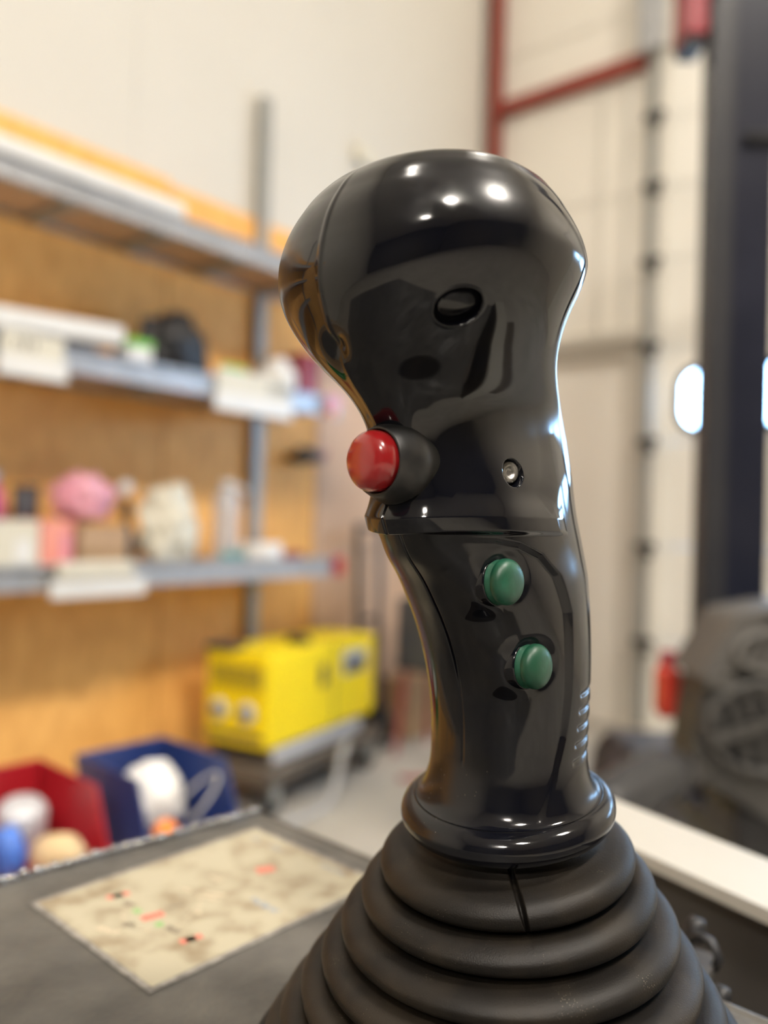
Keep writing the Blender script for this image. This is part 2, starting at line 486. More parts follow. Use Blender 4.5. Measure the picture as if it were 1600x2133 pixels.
# middle shelf
e = empty('plastic_tray', (.20, -2.95, ZM), 0, 'white plastic tray with dark base lying on the middle shelf', 'tray')
MB().box(-.10, .08, -.45, .17, 0.001, .06, .006).build('tray_base', 'dark_grey', e)
MB().box(-.13, .11, -.48, .245, .061, .125, .012, Matrix.Rotation(math.radians(3), 3, 'X')).build('tray_lid', 'white', e)
def shelf_label(y0, y1, z0, z1, label, bars, x=.353):
    e = empty('shelf_label', (x, (y0 + y1) / 2, z0), 0, label, 'label')
    h = (y1 - y0) / 2
    MB().box(0, .012, -h, h, 0, (z1 - z0) * .46, .004).build('label_holder', 'white', e)
    MB().box(0, .006, -h + .01, h - .01, (z1 - z0) * .47, z1 - z0, .002).build('card', 'cream', e)
    for k in range(bars):
        y = h - .02 - k * .02 if bars > 4 else -h + .05 + k * .025
        MB().box(.006, .0075, y, y + .008, (z1 - z0) * .62, (z1 - z0) * .86).build('print', 'dark_grey', e)
shelf_label(-3.14, -2.93, 1.485, 1.615, 'white shelf label with dark strokes on the middle shelf below the white tray', 3)
shelf_label(-2.37, -1.99, 1.478, 1.630, 'wide white shelf label on the middle shelf beam near the upright', 6)
e = empty('tool_bag', (.20, -2.46, ZM), 0, 'crumpled black tool bag on the middle shelf', 'bag')
MB().blob((0, .02, .075), (.10, .135, .14), 3, .25, 2.2, rest=.001).build('bag_body', 'black', e, True)
MB().tube([(.02, -.08, .15), (.03, -.05, .20), (.03, .02, .20), (.02, .05, .16)], .008).build('bag_handle', 'black', e, True)
e = empty('small_carton', (.26, -2.645, ZM), 0, 'small white carton with green lid beside the black bag', 'carton')
MB().box(-.05, .05, -.045, .045, .001, .085, .004).build('carton_body', 'white', e)
MB().box(-.052, .052, -.047, .047, .086, .112, .004).build('carton_lid', 'bright_green', e)
thing(MB().box(.24, .275, -2.26, -2.15, ZM + .002, ZM + .10, .006), 'green_packet', 'bright_green', 'bright green packet standing behind the wide shelf label', 'packet')
thing(MB().blob((.22, -1.935, ZM + .07), (.06, .08, .10), 5, .2, rest=ZM + .001), 'crumpled_paper', 'white', 'crumpled white paper bundle on the middle shelf beside the red box', 'paper', None, True)
e = empty('red_box', (.15, -1.745, ZM), 0, 'dark red storage box at the end of the middle shelf', 'box')
MB().box(-.08, .08, -.075, .035, .001, .20, .006).build('box_body', 'dark_red', e)
MB().box(-.084, .084, -.079, .039, .201, .225, .006).build('box_lid', 'dark_red', e)
e = empty('price_tag', (.353, -1.745, 1.525), 0, 'pink and orange tag on the end of the middle shelf beam', 'tag')
MB().box(0, .012, -.05, .036, .03, .085, .006).build('pink_tab', 'pink', e)
MB().box(0, .014, -.05, .0, .0, .029, .004).build('orange_tab', 'orange', e)
# bottom shelf
e = empty('beige_box', (.24, -3.03, ZL), 0, 'beige cardboard box at the near end of the bottom shelf', 'box')
MB().box(-.07, .07, -.09, .055, .001, .165, .004).build('box_body', 'cream', e)
MB().box(.0705, .072, -.02, .03, .04, .11).build('box_label', 'white', e)
e = empty('coral_box', (.235, -2.92, ZL), 0, 'coral red box with a pale label on the bottom shelf', 'box')
MB().box(-.08, .08, -.052, .052, .001, .168, .004).build('box_body', 'coral', e)
MB().box(.0805, .082, .012, .04, .03, .13).build('box_label', 'pink', e)
e = empty('cardboard_box', (.22, -2.765, ZL), 0, 'brown cardboard box on the bottom shelf under the pink bag', 'box')
MB().box(-.1, .1, -.085, .085, .001, .155, .003).build('box_body', 'cardboard', e)
MB().box(.1002, .1015, -.085, .085, .10, .125).build('tape', 'chip', e)
thing(MB().blob((.2, -2.775, ZL + .2), (.07, .095, .085), 8, .35, 3, rest=ZL + .157), 'pink_bag', 'pink', 'crumpled pink plastic bag lying on the brown cardboard box', 'bag', None, True)
e = empty('paint_tin', (.11, -2.92, ZL), 0, 'dark grey tin standing behind the coral box', 'tin')
MB().lathe([(.04, .001), (.04, .25), (.036, .255)], n=28).build('tin_body', 'dark_grey', e, True)
MB().lathe([(.041, .256), (.041, .275)], n=28).build('tin_lid', 'dark', e, True)
e = empty('magenta_bottle', (.12, -3.03, ZL), 0, 'magenta bottle standing behind the beige box', 'bottle')
MB().lathe([(.035, .001), (.035, .24), (.014, .275), (.014, .285)], n=28).build('bottle_body', 'magenta', e, True)
MB().lathe([(.016, .286), (.016, .315)], n=20).build('bottle_cap', 'silver', e, True)
e = empty('spray_bottle', (.24, -2.635, ZL), 0, 'slim black spray bottle on the bottom shelf beside the cardboard box', 'bottle')
MB().lathe([(.028, .001), (.03, .03), (.03, .13), (.012, .165), (.012, .18)], n=28).build('bottle_body', 'black', e, True)
MB().lathe([(.017, .181), (.017, .215), (.010, .24)], n=20).build('bottle_cap', 'black', e, True)
e = empty('wall_hook', (.006, -2.53, 1.16), 0, 'white round knob screwed to the chipboard above the bottom shelf', 'hook')
MB().lathe([(.008, 0), (.008, .05)], (0, 0, .03), (1, 0, 0), 16).build('hook_stem', 'galv', e, True)
MB().lathe([(.02, .05), (.028, .058), (.028, .068), (.018, .078)], (0, 0, .03), (1, 0, 0), 24).build('hook_knob', 'white', e, True)
e = empty('label_board', (.354, -2.80, .835), 0, 'two pale label boards hung on the bottom shelf beam', 'label')
MB().box(0, .014, -.165, .165, 0, .056, .007).build('lower_board', 'white', e)
MB().box(0, .022, -.145, .115, .058, .112, .007).build('upper_board', 'cream', e)
thing(MB().blob((.25, -2.475, ZL + .10), (.065, .105, .15), 11, .4, 3.2, rest=ZL + .001), 'rag_bundle', 'cream', 'bundle of off white rags heaped on the bottom shelf', 'rags', None, True)
e = empty('clear_bottle', (.25, -2.21, ZL), 0, 'tall clear plastic bottle on the bottom shelf', 'bottle')
MB().lathe([(.048, .001), (.05, .02), (.048, .17), (.05, .26), (.03, .30), (.022, .31)], n=30).build('bottle_body', 'film', e, True)
MB().lathe([(.024, .311), (.024, .33)], n=20).build('bottle_cap', 'white', e, True)
MB().tube([(.0, .03, .31), (0, .08, .30), (0, .10, .285)], .008).build('spout', 'white', e, True)
thing(MB().box(.304, .320, -2.285, -2.165, ZL, ZL + .065, .008), 'teal_case', 'teal', 'small teal plastic case in front of the clear bottle', 'case')
e = empty('tape_roll', (.22, -2.01, ZL), 0, 'white roll of tape lying on the bottom shelf near its red end cap', 'roll')
MB().lathe([(.025, .001), (.085, .001), (.088, .01), (.088, .085), (.085, .09), (.025, .09)], n=36, cap0=False, cap1=False).build('roll_body', 'white', e, True)
MB().lathe([(.022, .002), (.024, .002), (.024, .088), (.022, .088)], n=36, cap0=False, cap1=False).build('core', 'cardboard', e, True)
thing(MB().box(.12, .2, -1.90, -1.74, ZL, ZL + .05, .01), 'dark_case', 'dark_red', 'flat dark red case at the far end of the bottom shelf', 'case')
# things on the wall beyond the shelves
e = empty('angle_grinder', (.007, -1.57, 1.30), 0, 'grey angle grinder hanging on the chipboard wall beyond the upright', 'grinder')
MB().tube([(.05, -.07, .09), (.05, .0, .085), (.05, .07, .08)], [.030, .036, .026], 16).build('motor_body', 'dark_grey', e, True)
MB().lathe([(.03, 0), (.055, .004), (.055, .014), (.02, .02)], (.05, -.085, .07), (0, -.3, -1), 24).build('guard', 'dark', e, True)
MB().box(.04, .06, .07, .10, .08, .11, .004).build('switch', 'magenta', e)
MB().box(0, .045, -.012, .012, .09, .11).build('hanger', 'galv', e)

# ------------------------------------------------------------------ yellow generator on its trolley
gen = empty('welding_generator', (.250, -1.815, .185), math.radians(10), 'yellow boxy welding generator standing on a low trolley by the wall', 'generator')
gl, gw, gh = .39, .150, .405
MB().box(-gw, gw, -gl, gl, .055, gh, .02, None, 3).build('housing', 'yellow', gen)
MB().box(-gw - .004, gw + .004, -gl + .06, gl - .10, 0, .06, .012).build('base_frame', 'dark_grey', gen)
MB().box(gw - .008, gw + .012, -gl + .035, gl - .13, .004, .052, .006).build('base_rail', 'silver', gen)
MB().box(-gw + .03, gw - .03, -gl - .005, -gl + .02, .275, .355, .004).build('intake_grille', 'dark', gen, label='dark olive intake grille')
for k in range(6):
    MB().box(-gw + .035, gw - .035, -gl - .009, -gl - .004, .28 + k * .0125, .2845 + k * .0125).build('grille_slat', 'yellow', gen)
for x in (-.075, .058):
    sk = MB().lathe([(.038, 0), (.038, .012), (.030, .018)], (x, -gl - .001, .185), (0, -1, 0), 28).build('socket', 'silver', gen, True)
    MB().lathe([(.02, .018), (.02, .024)], (x, -gl - .001, .185), (0, -1, 0), 20).build('socket_lid', 'dark_grey', sk, True)
MB().box(-gw + .02, gw - .02, -gl - .004, -gl + .02, .085, .108, .003).build('slot', 'dark', gen)
MB().box(gw - .002, gw + .003, .12, .31, .255, .355, .002).build('name_plate', 'silver', gen)
MB().box(gw + .003, gw + .005, .135, .295, .262, .318, .001).build('plate_field', 'dark_grey', gen)
MB().box(gw - .002, gw + .006, -.05, -.005, .235, .325, .003).build('door_latch', 'dark', gen)
MB().box(gw - .002, gw + .002, .055, .062, .07, .395).build('door_gap', 'dark', gen)
MB().lathe([(.05, 0), (.05, .02), (.034, .03)], (.04, -.05, gh), (0, 0, 1), 28).build('filler_cap', 'black', gen, True)
MB().box(-gw, -.02, -gl - .01, -gl + .08, gh + .001, gh + .022, .006).build('lifting_bar', 'dark', gen)
tr = empty('trolley', (.250, -1.815, 0), math.radians(10), 'low dark steel trolley with small wheels under the yellow generator', 'trolley')
MB().box(-.17, .19, -.43, .40, .12, .184, .01).build('platform', 'shade_deck', tr)
for x in (-.13, .15):
    for y in (-.36, .33):
        wv = MB().lathe([(.02, -.018), (.05, -.018), (.055, -.01), (.055, .01), (.05, .018), (.02, .018)], (x, y, .0555), (1, 0, 0), 24).build('wheel', 'black', tr, True)
        MB().box(x - .026, x - .02, y - .03, y + .03, .05, .118).box(x + .02, x + .026, y - .03, y + .03, .05, .118).build('fork', 'galv_post', wv)
# hoses
def smooth_pts(ctrl, n=12):
    P = [Vector(p) for p in ctrl]
    P = [P[0] * 2 - P[1]] + P + [P[-1] * 2 - P[-2]]
    out = []
    for i in range(1, len(P) - 2):
        for k in range(n):
            t = k / n
            a, b, c, d = P[i - 1:i + 3]
            out.append(.5 * ((2 * b) + (c - a) * t + (2 * a - 5 * b + 4 * c - d) * t * t + (3 * b - a - 3 * c + d) * t ** 3))
    out.append(P[-2])
    return out
thing(MB().tube(smooth_pts([(.475, -1.74, .20), (.50, -1.80, .16), (.56, -1.93, .03), (.58, -2.1, .014), (.62, -2.6, .014)]), .013), 'grey_hose', 'hose_grey',
      'pale grey hose running down from the yellow generator to the floor', 'hose', None, True)
thing(MB().tube(smooth_pts([(.06, -2.34, .014), (.10, -2.40, .20), (.22, -2.40, .20), (.30, -2.42, .014), (.36, -2.75, .014)]), .010), 'supply_cable', 'hose_grey',
      'thin grey cable looping beside the end of the yellow generator', 'cable', None, True)
for j, ctrl in enumerate(([(.56, -1.50, .012), (.64, -1.40, .012), (.67, -1.20, .012), (.72, -1.02, .012), (.78, -1.12, .012), (.70, -1.45, .012)],
                          [(.62, -.70, .012), (.72, -.80, .012), (.86, -.95, .012), (.92, -1.2, .012), (.84, -1.5, .012)])):
    thing(MB().tube(smooth_pts(ctrl), .011), 'red_hose', 'hose_red', ['red hose curling over the concrete floor beside the grey bin', 'longer red hose looping over the concrete floor beside the grey bin'][j], 'hose', None, True)
# grey waste bin with a white bag on a stand
e = empty('waste_bin', (.44, -1.08, 0), math.radians(4), 'dark grey plastic bin on a red stand with white bag on top', 'bin')
MB().box(-.15, .17, -.14, .17, .40, .74, .03, None, 3).build('bin_body', 'dark_grey', e, True)
MB().blob((.0, 0, .84), (.14, .14, .12), 15, .25).build('bag', 'white', e, True)
MB().box(.171, .174, -.05, .12, .62, .68).build('sticker', 'silver', e)
for x in (-.12, .14):
    for y in (-.11, .14):
        MB().tube([(x * .9, y * .9, .41), (x * 1.15, y * 1.15, .0)], .012).build('leg', 'hose_red', e)
thing(MB().box(.03, .20, -.98, -.66, 0, .30, .006), 'brown_carton', 'cardboard', 'brown carton standing on the floor behind the waste bin', 'carton')
# hand truck with dark uprights
e = empty('hand_truck', (.13, -1.26, 0), math.radians(0), 'black hand truck leaning beside the end of the shelves', 'hand truck')
MB().tube([(.02, -.03, .05), (-.02, -.03, 1.08)], .018).build('side_tube', 'black', e, True)
MB().tube([(.02, .13, .05), (-.02, .13, 1.08)], .018).build('side_tube', 'dark_grey', e, True)
for z in (.3, .62, 1.06):
    MB().tube([(.02 - .04 * z, -.03, z), (.02 - .04 * z, .13, z)], .012).build('cross_tube', 'dark_grey', e, True)
MB().box(0, .08, -.05, .15, .0, .012).build('toe_plate', 'dark', e)
for y in (-.07, .17):
    MB().lathe([(.02, -.015), (.09, -.015), (.095, 0), (.09, .015), (.02, .015)], (-.04, y, .096), (0, 1, 0), 28).build('wheel', 'black', e, True)

# ------------------------------------------------------------------ forklift standing by the gate
fk_o = CAM + FWH * 2.0 + RTH * .83
fk = empty('forklift', (fk_o.x, fk_o.y, 0), YAW, 'dark grey forklift with tall mast and louvred round vents in front of the gate', 'forklift')
def channel(x0, x1, y0, y1, t):
    m_ = MB().box(x0, x1, y0, y0 + t, .12, 3.6, .004).box(x0, x0 + t, y0 + t, y1, .12, 3.6, .003).box(x1 - t, x1, y0 + t, y1, .12, 3.6, .003)
    return m_
channel(-.046, .010, -.02, .05, .010).build('mast_channel', 'mast', fk)
channel(.016, .132, .02, .12, .010).build('inner_channel', 'mast_navy', fk)
channel(.72, .79, .03, .12, .010).build('inner_channel', 'mast_navy', fk)
channel(.795, .89, -.02, .10, .012).build('mast_channel', 'mast', fk)
MB().tube([(.05, .02, 2.083), (.45, .02, 2.083), (.79, .02, 2.083)], .018).build('cross_bar', 'mast', fk, True)
MB().box(.05, .79, .06, .10, .62, .70, .006).build('cross_member', 'mast', fk)
MB().box(.05, .79, .06, .10, 3.2, 3.3, .006).build('cross_member', 'mast', fk)
MB().box(-.112, -.056, -.01, .09, 2.33, 2.62, .008).build('bracket', 'dark_red', fk)
MB().box(-.108, -.058, .0, .08, 2.305, 2.329, .004).build('bracket_pad', 'black', fk)
# hood with two round louvred vents, at the near end of the truck
HO = (.034, -.024)
front = [(-.262, .677), (-.238, .832), (-.180, .937), (-.171, .948), (-.087, .966), (.40, .985), (.40, .50), (-.087, .556), (-.245, .64)]
front = [(a + HO[0], b + HO[1]) for a, b in front]
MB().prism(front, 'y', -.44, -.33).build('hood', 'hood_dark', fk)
def vent(cx, cz, rx, rz, slant, bar, material, zc):
    ring = MB()
    N = 40
    o = [(cx + rx * math.cos(2 * math.pi * k / N), cz + rz * math.sin(2 * math.pi * k / N)) for k in range(N)]
    i_ = [(cx + (rx - .014) * math.cos(2 * math.pi * k / N), cz + (rz - .014) * math.sin(2 * math.pi * k / N)) for k in range(N)]
    A = [ring.bm.verts.new((x, -.442, z)) for x, z in o]; B_ = [ring.bm.verts.new((x, -.465, z)) for x, z in o]
    Cc = [ring.bm.verts.new((x, -.465, z)) for x, z in i_]; D_ = [ring.bm.verts.new((x, -.442, z)) for x, z in i_]
    for k in range(N):
        k1 = (k + 1) % N
        ring.bm.faces.new((A[k], A[k1], B_[k1], B_[k])); ring.bm.faces.new((B_[k], B_[k1], Cc[k1], Cc[k])); ring.bm.faces.new((Cc[k], Cc[k1], D_[k1], D_[k]))
    v = ring.build('vent_ring', material, fk, True)
    MB().prism(i_, 'y', -.4435, -.4405).build('vent_backing', 'black', v)
    n = 6
    for k in range(n):
        t = (k + .5) / n * 2 - 1
        x = cx + t * (rx - .02)
        hz = (rz - .016) * math.sqrt(max(.05, 1 - t * t))
        MB().prism([(x - slant * hz - .008, cz - hz), (x - slant * hz + .007, cz - hz), (x + slant * hz + .007, cz + hz), (x + slant * hz - .008, cz + hz)], 'y', -.462, -.446).build('louvre', material, v)
    if bar:
        x0, x1 = cx - rx + .01, cx + rx - .01
        MB().prism([(x0, cz - .035), (x1, cz + .035), (x1, cz + .055), (x0, cz - .015)], 'y', -.472, -.4625).build('cross_strut', material, v)
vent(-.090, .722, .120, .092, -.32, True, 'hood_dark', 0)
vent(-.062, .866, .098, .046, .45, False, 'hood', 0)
MB().prism([(a + HO[0], b + HO[1]) for a, b in [(-.240, .822), (.40, .772), (.40, .790), (-.236, .836)]], 'y', -.458, -.4405).build('hood_seam_rib', 'hood', fk)
MB().prism([(a + HO[0], b + HO[1]) for a, b in [(-.236, .838), (-.180, .939), (-.171, .949), (-.087, .967), (.40, .986), (.40, .998), (-.09, .979), (-.178, .961), (-.190, .946), (-.252, .838)]], 'y', -.455, -.30).build('hood_cover', 'hood', fk)
MB().prism([(a + HO[0], b + HO[1]) for a, b in [(-.236, .838), (-.184, .936), (-.171, .948), (-.12, .958), (-.16, .90), (-.19, .836)]], 'y', -.452, -.4405).build('hood_corner', 'hood', fk)
MB().box(-.13, .4, -.42, -.25, .46, .56, .02).build('bumper', 'black', fk)
MB().box(-.10, .55, -.33, .60, .10, .45, .02).build('chassis', 'mast_navy', fk)
for x in (.0, .46):
    wv = MB().lathe([(.05, -.07), (.17, -.07), (.20, -.05), (.20, .05), (.17, .07), (.05, .07)], (x, .72, .201), (1, 0, 0), 36).build('wheel', 'black', fk, True)
    MB().lathe([(.05, -.06), (.05, .06)], (x, .72, .201), (1, 0, 0), 20).build('hub', 'hood', wv, True)
for x in (.0, .46):
    MB().lathe([(.04, -.05), (.12, -.05), (.14, -.03), (.14, .03), (.12, .05), (.04, .05)], (x, -.12, .141), (1, 0, 0), 36).build('wheel', 'black', fk, True)
tl = MB().box(-.238, -.192, -.30, -.25, .700, .802, .012, None, 3).build('tail_lamp', 'lens_red', fk, True, 'red tail lamp')
MB().box(-.228, -.195, -.272, -.249, .690, .835, .006).build('lamp_bracket', 'dark_red', tl)
# padded armrest reaching out in front of the hood
arm = []
for k in range(15):
    t = k / 14
    arm.append((-.46 + .19 * t, -.66 + .14 * t, .625 + .035 * math.sin(math.pi * min(1, t * 1.1) / 2)))
rad = [.048 * math.sqrt(max(.02, 1 - max(0, (k / 14 - .72) / .28) ** 2 * .9)) for k in range(15)]
MB().tube(arm, rad, 24).build('armrest', 'vinyl', fk, True)
MB().box(-.285, -.235, -.52, -.42, .63, .66, .006).build('armrest_bracket', 'dark', fk)

# ------------------------------------------------------------------ the machine: joystick console
HB = .150
DEP = .222
# base point of the joystick axis on the console plate
JB = Vector((2.53274, -4.00383, CAM.z - HB))
JR = Matrix.Rotation(YAW, 4, 'Z')
dA = Vector((.727, .687, 0)); dA.normalize()
dB = Vector((.745, -.667, 0)); dB.normalize()
con = empty('control_console', (JB.x, JB.y, 0), YAW, 'grey painted control console of the machine with a stained instruction sticker', 'console')
ZP = JB.z
corner = Vector((-.0977, .189, 0))
def P2(a, b):   # along the far-left edge, along the right edge
    v = corner - dA * a + dB * b
    return (v.x, v.y)
pl = MB().prism([P2(0, 0), P2(.62, 0), P2(.62, .42), P2(0, .42)][::-1], 'z', ZP - .006, ZP)
pl.build('top_plate', 'plate', con)
MB().prism([P2(.03, .03), P2(.58, .03), P2(.58, .39), P2(.03, .39)][::-1], 'z', .0, ZP - .0065).build('pedestal', 'plate', con)
# bumpy bead along the far edge
bead = MB()
k = 0.0
r1 = random.Random(3)
while k < .60:
    rr_ = r1.uniform(.0012, .0022)
    x, y = P2(k, .0035)
    bmesh.ops.create_uvsphere(bead.bm, u_segments=10, v_segments=7, radius=rr_, matrix=Matrix.Translation((x + r1.uniform(-.0006, .0006), y + r1.uniform(-.0006, .0006), ZP + .0016)) @ Matrix.Diagonal((1, 1, r1.uniform(.8, 1.2), 1)))
    k += rr_ * r1.uniform(1.3, 2.2)
x0, y0 = P2(0, .003); x1, y1 = P2(.61, .003)
bead.tube([(x0, y0, ZP + .0003), (x1, y1, ZP + .0003)], .0016, 12)
tag(bead.build('edge_bead', 'bead', con, True), kind='stuff')
# rusty fold along the right edge
x0, y0 = P2(.0, .001); x1, y1 = P2(.0, .42)
MB().tube([(x0, y0, ZP - .002), (x1, y1, ZP - .002)], .0025, 12).build('side_fold', 'plate', con, True)
# sticker
L_, T_, B_ = Vector((-.1635, .0855, 0)), Vector((-.0932, .1639, 0)), Vector((-.1055, .034, 0))
ex = (T_ - L_).normalized(); LX = (T_ - L_).length
ey = Vector((ex.y, -ex.x, 0)); LY = .0785
def Q(u, v):
    p = L_ + ex * u + ey * v
    return (p.x, p.y)
dec = MB().prism([Q(0, 0), Q(LX, 0), Q(LX, LY), Q(0, LY)], 'z', ZP + .0002, ZP + .0008).build('instruction_sticker', 'paper', con, False, 'stained cream paper sticker under clear laminate')
e_ = .0022
lam = MB()
for a in (((-e_, -e_), (LX + e_, -e_), (LX + e_, 0), (-e_, 0)), ((-e_, LY), (LX + e_, LY), (LX + e_, LY + e_), (-e_, LY + e_)),
          ((-e_, 0), (0, 0), (0, LY), (-e_, LY)), ((LX, 0), (LX + e_, 0), (LX + e_, LY), (LX, LY))):
    lam.prism([Q(*q) for q in a], 'z', ZP + .0002, ZP + .0007)
lam.build('laminate_edge', 'paper_edge', dec)
def mark(u, v, du, dv, material, rot=0., name='print'):
    c, s_ = math.cos(rot), math.sin(rot)
    pts = [(u + a * c - b * s_, v + a * s_ + b * c) for a, b in ((-du / 2, -dv / 2), (du / 2, -dv / 2), (du / 2, dv / 2), (-du / 2, dv / 2))]
    MB().prism([Q(*q) for q in pts], 'z', ZP + .0008, ZP + .00088).build(name, material, dec)
mm = .001
def seg(u0, v0, u1, v1, wd, material):
    mark((u0 + u1) / 2 * mm, (v0 + v1) / 2 * mm, math.hypot(u1 - u0, v1 - v0) * mm, wd * mm, material, math.atan2(v1 - v0, u1 - u0))
# red legend boxes with dark lettering, arrows, green dots and the lever outline
for (u0, v0, u1, v1) in ((20.2, 14.6, 28.6, 16.8), (21.3, 62.2, 29.4, 63.8)):
    seg(u0, v0, u1, v1, 3.4, 'ink_red')
    seg(u0 + 2.2, v0 + .5, u1 - 2.4, v1 - .6, 3.6, 'ink_black')
seg(20.7, 38.5, 29.0, 40.1, 4.2, 'ink_red')
seg(76.4, 36.2, 83.5, 39.4, 5.5, 'ink_red')
seg(23.3, 21.5, 24.0, 28.0, 2.6, 'ink_black')
seg(24.1, 49.4, 24.8, 56.5, 2.6, 'ink_black')
seg(13.4, 37.6, 17.1, 40.0, 2.6, 'ink_black')
seg(31.5, 38.2, 39.2, 39.0, 1.6, 'ink_black')
seg(36.6, 48.6, 39.2, 49.2, 2.4, 'ink_grey')
seg(22.2, 30.0, 23.4, 33.6, 2.8, 'ink_green')
seg(21.9, 45.6, 24.4, 47.2, 3.0, 'ink_green')
arc = [(24, 27.2), (20, 28), (17, 31), (15.4, 34.5), (15.2, 39), (16.2, 44), (19.2, 48.6), (24.5, 50.6), (30.4, 50.4), (36, 48), (40, 45), (44, 42)]
for a, b in zip(arc, arc[1:]):
    seg(*a, *b, .45, 'ink_grey')
    seg(a[0] + .2, a[1] + 1.5, b[0] + .2, b[1] + 1.5, .35, 'ink_grey')
for u0, v0, u1, v1 in ((6.3, 33, 9.8, 42), (49.5, 36.5, 53.6, 45), (46, 37.5, 50, 46), (60, 27, 60.5, 33), (45, 28, 46, 33)):
    seg(u0, v0, u1, v1, 2.6, 'ink_grey')
for k in range(7):     # blue lettering, too blurred to read
    v = 55 + k * 2.2
    seg(58.2, v, 60.6, v + (.9 if k % 2 else -.2), .75, 'ink_blue')
    seg(58.2 if k % 2 else 60.4, v, 58.6 if k % 2 else 60.6, v + 1.6, .6, 'ink_blue')
for u, v0, n in ((97.6, 20.5, 4), (100.2, 51, 7), (97.9, 6.5, 3)):
    for k in range(n):
        seg(u - 1, v0 + k * 2, u + 1, v0 + k * 2 + .6, .7, 'ink_blue')
# clips and bolt heads along the right edge of the console
def edge_pt(b, off=.0):
    v = corner + dB * b + dA * off
    return v.x, v.y
for x, y, zt, r in ((.0850, .0795, .0035, .0036), (.0778, .0395, .001, .0030)):
    MB().lathe([(r * .9, -.007), (r, -.005), (r, -.001), (r * .75, .001)], (x, y, ZP + zt), (.3, .2, 1), 8).build('bolt', 'black', con, True)
MB().tube([(.0800, .0770, ZP - .004), (.0835, .0735, ZP + .0015), (.0865, .0705, ZP + .0005), (.0885, .0680, ZP - .004), (.0870, .0680, ZP - .008)], .0017, 10).build('cable_clip', 'black', con, True)
MB().prism([(.062, .055), (.084, .080), (.092, .074), (.071, .048)], 'z', ZP - .010, ZP - .0065).build('clip_tab', 'dark', con)

# white painted rail beyond the plate and a dark sheet added below it for the shaded floor
dR = Vector((.535, -.845, 0)); nR = Vector((.845, .535, 0))
def rail_pt(a, off):
    v = dR * a + nR * off
    return (v.x, v.y)
def rail_box(a0, a1, o0, o1, z0, z1, name, material, **kw):
    MB().prism([rail_pt(a0, o0), rail_pt(a1, o0), rail_pt(a1, o1), rail_pt(a0, o1)], 'z', z0, z1).build(name, material, con, **kw)
rail_box(-.22, .22, .154, .199, ZP - .006, ZP, 'frame_rail', 'rail_white', label='white painted frame rail')
rail_box(-.22, .22, .165, .195, ZP - .075, ZP - .0065, 'rail_web', 'dark')
rail_box(-.16, -.13, .10, .164, ZP - .030, ZP - .0065, 'rail_bracket', 'dark')
rail_box(-.30, .30, .11, .80, ZP - .42, ZP - .40, 'shade_deck', 'shade_deck')
rail_box(-.20, -.16, .165, .195, 0, ZP - .0755, 'rail_post', 'dark')

# ------------------------------------------------------------------ the joystick
js = empty('joystick', JB, YAW, 'black glossy joystick grip with red and green push buttons on a ribbed rubber boot', 'joystick')
TH = math.radians(45)
Fv = np.array([-math.cos(TH), -math.sin(TH), 0.]); Sv = np.array([math.sin(TH), -math.cos(TH), 0.])
# level (mm), forward offset of the section centre, section size
TAB = np.array([[77.64, 2.43, 20.05], [82.76, 0.76, 19.91], [89.23, 0.58, 20.29], [95.79, 0.31, 20.4], [102.43, 0.65, 20.76], [109.11, 1.44, 21.29],
 [115.8, 2.56, 22.04], [122.48, 4.05, 22.91], [129.11, 6.06, 23.96], [135.68, 8.38, 25.34], [140.87, 10.76, 26.52], [147.0, 14.0, 26.9], [152.0, 15.7, 27.0],
 [156.5, 16.4, 26.75], [161.0, 16.6, 26.6], [164.8, 16.95, 26.55], [168.5, 17.4, 26.6], [172.2, 18.5, 26.85], [175.8, 20.5, 27.3], [179.3, 23.3, 28.05],
 [182.6, 27.1, 28.8], [185.78, 31.0, 29.5], [188.82, 33.9, 29.95], [191.94, 36.1, 30.5], [195.17, 37.8, 31.55], [198.49, 38.5, 32.7], [201.99, 38.4, 33.92],
 [205.56, 37.8, 35.05], [209.25, 36.8, 35.75], [212.18, 36.65, 35.84], [216.58, 36.77, 34.4], [221.47, 36.76, 31.88], [226.36, 36.28, 28.33], [230.02, 35.36, 24.47],
 [232.46, 34.15, 17.03], [233.69, 33.03, 0.2]])
AZ = np.array([77, 109, 122, 135, 141, 150, 160, 172, 180, 187, 195, 210, 233.])
AV = np.array([.93, .96, 1.02, 1.12, 1.18, 1.2, 1.22, 1.29, 1.29, 1.18, 1.04, .97, .96])


def herm(T, n):
    t = np.linspace(0, len(T) - 1, n)
    i = np.minimum(t.astype(int), len(T) - 2); f = t - i
    out = []
    for c in range(T.shape[1]):
        v = T[:, c]; g = np.gradient(v)
        out.append((2 * f**3 - 3 * f**2 + 1) * v[i] + (f**3 - 2 * f**2 + f) * g[i] + (-2 * f**3 + 3 * f**2) * v[i + 1] + (f**3 - f**2) * g[i + 1])
    return np.stack(out, 1)


def sst(x, a, b):
    t = np.clip((x - a) / (b - a), 0, 1)
    return t * t * (3 - 2 * t)


def poly_sd(X, Y, poly):
    """signed distance, positive inside"""
    d = np.full(X.shape, 1e9); inside = np.zeros(X.shape, bool)
    n = len(poly)
    for k in range(n):
        x0, y0 = poly[k]; x1, y1 = poly[(k + 1) % n]
        ex_, ey_ = x1 - x0, y1 - y0
        t = np.clip(((X - x0) * ex_ + (Y - y0) * ey_) / (ex_ * ex_ + ey_ * ey_), 0, 1)
        d = np.minimum(d, np.hypot(X - x0 - t * ex_, Y - y0 - t * ey_))
        c = ((y0 <= Y) & (y1 > Y)) | ((y1 <= Y) & (y0 > Y))
        xi = x0 + (Y - y0) / (ey_ if abs(ey_) > 1e-9 else 1e-9) * ex_
        inside ^= c & (X < xi)
    return np.where(inside, d, -d)


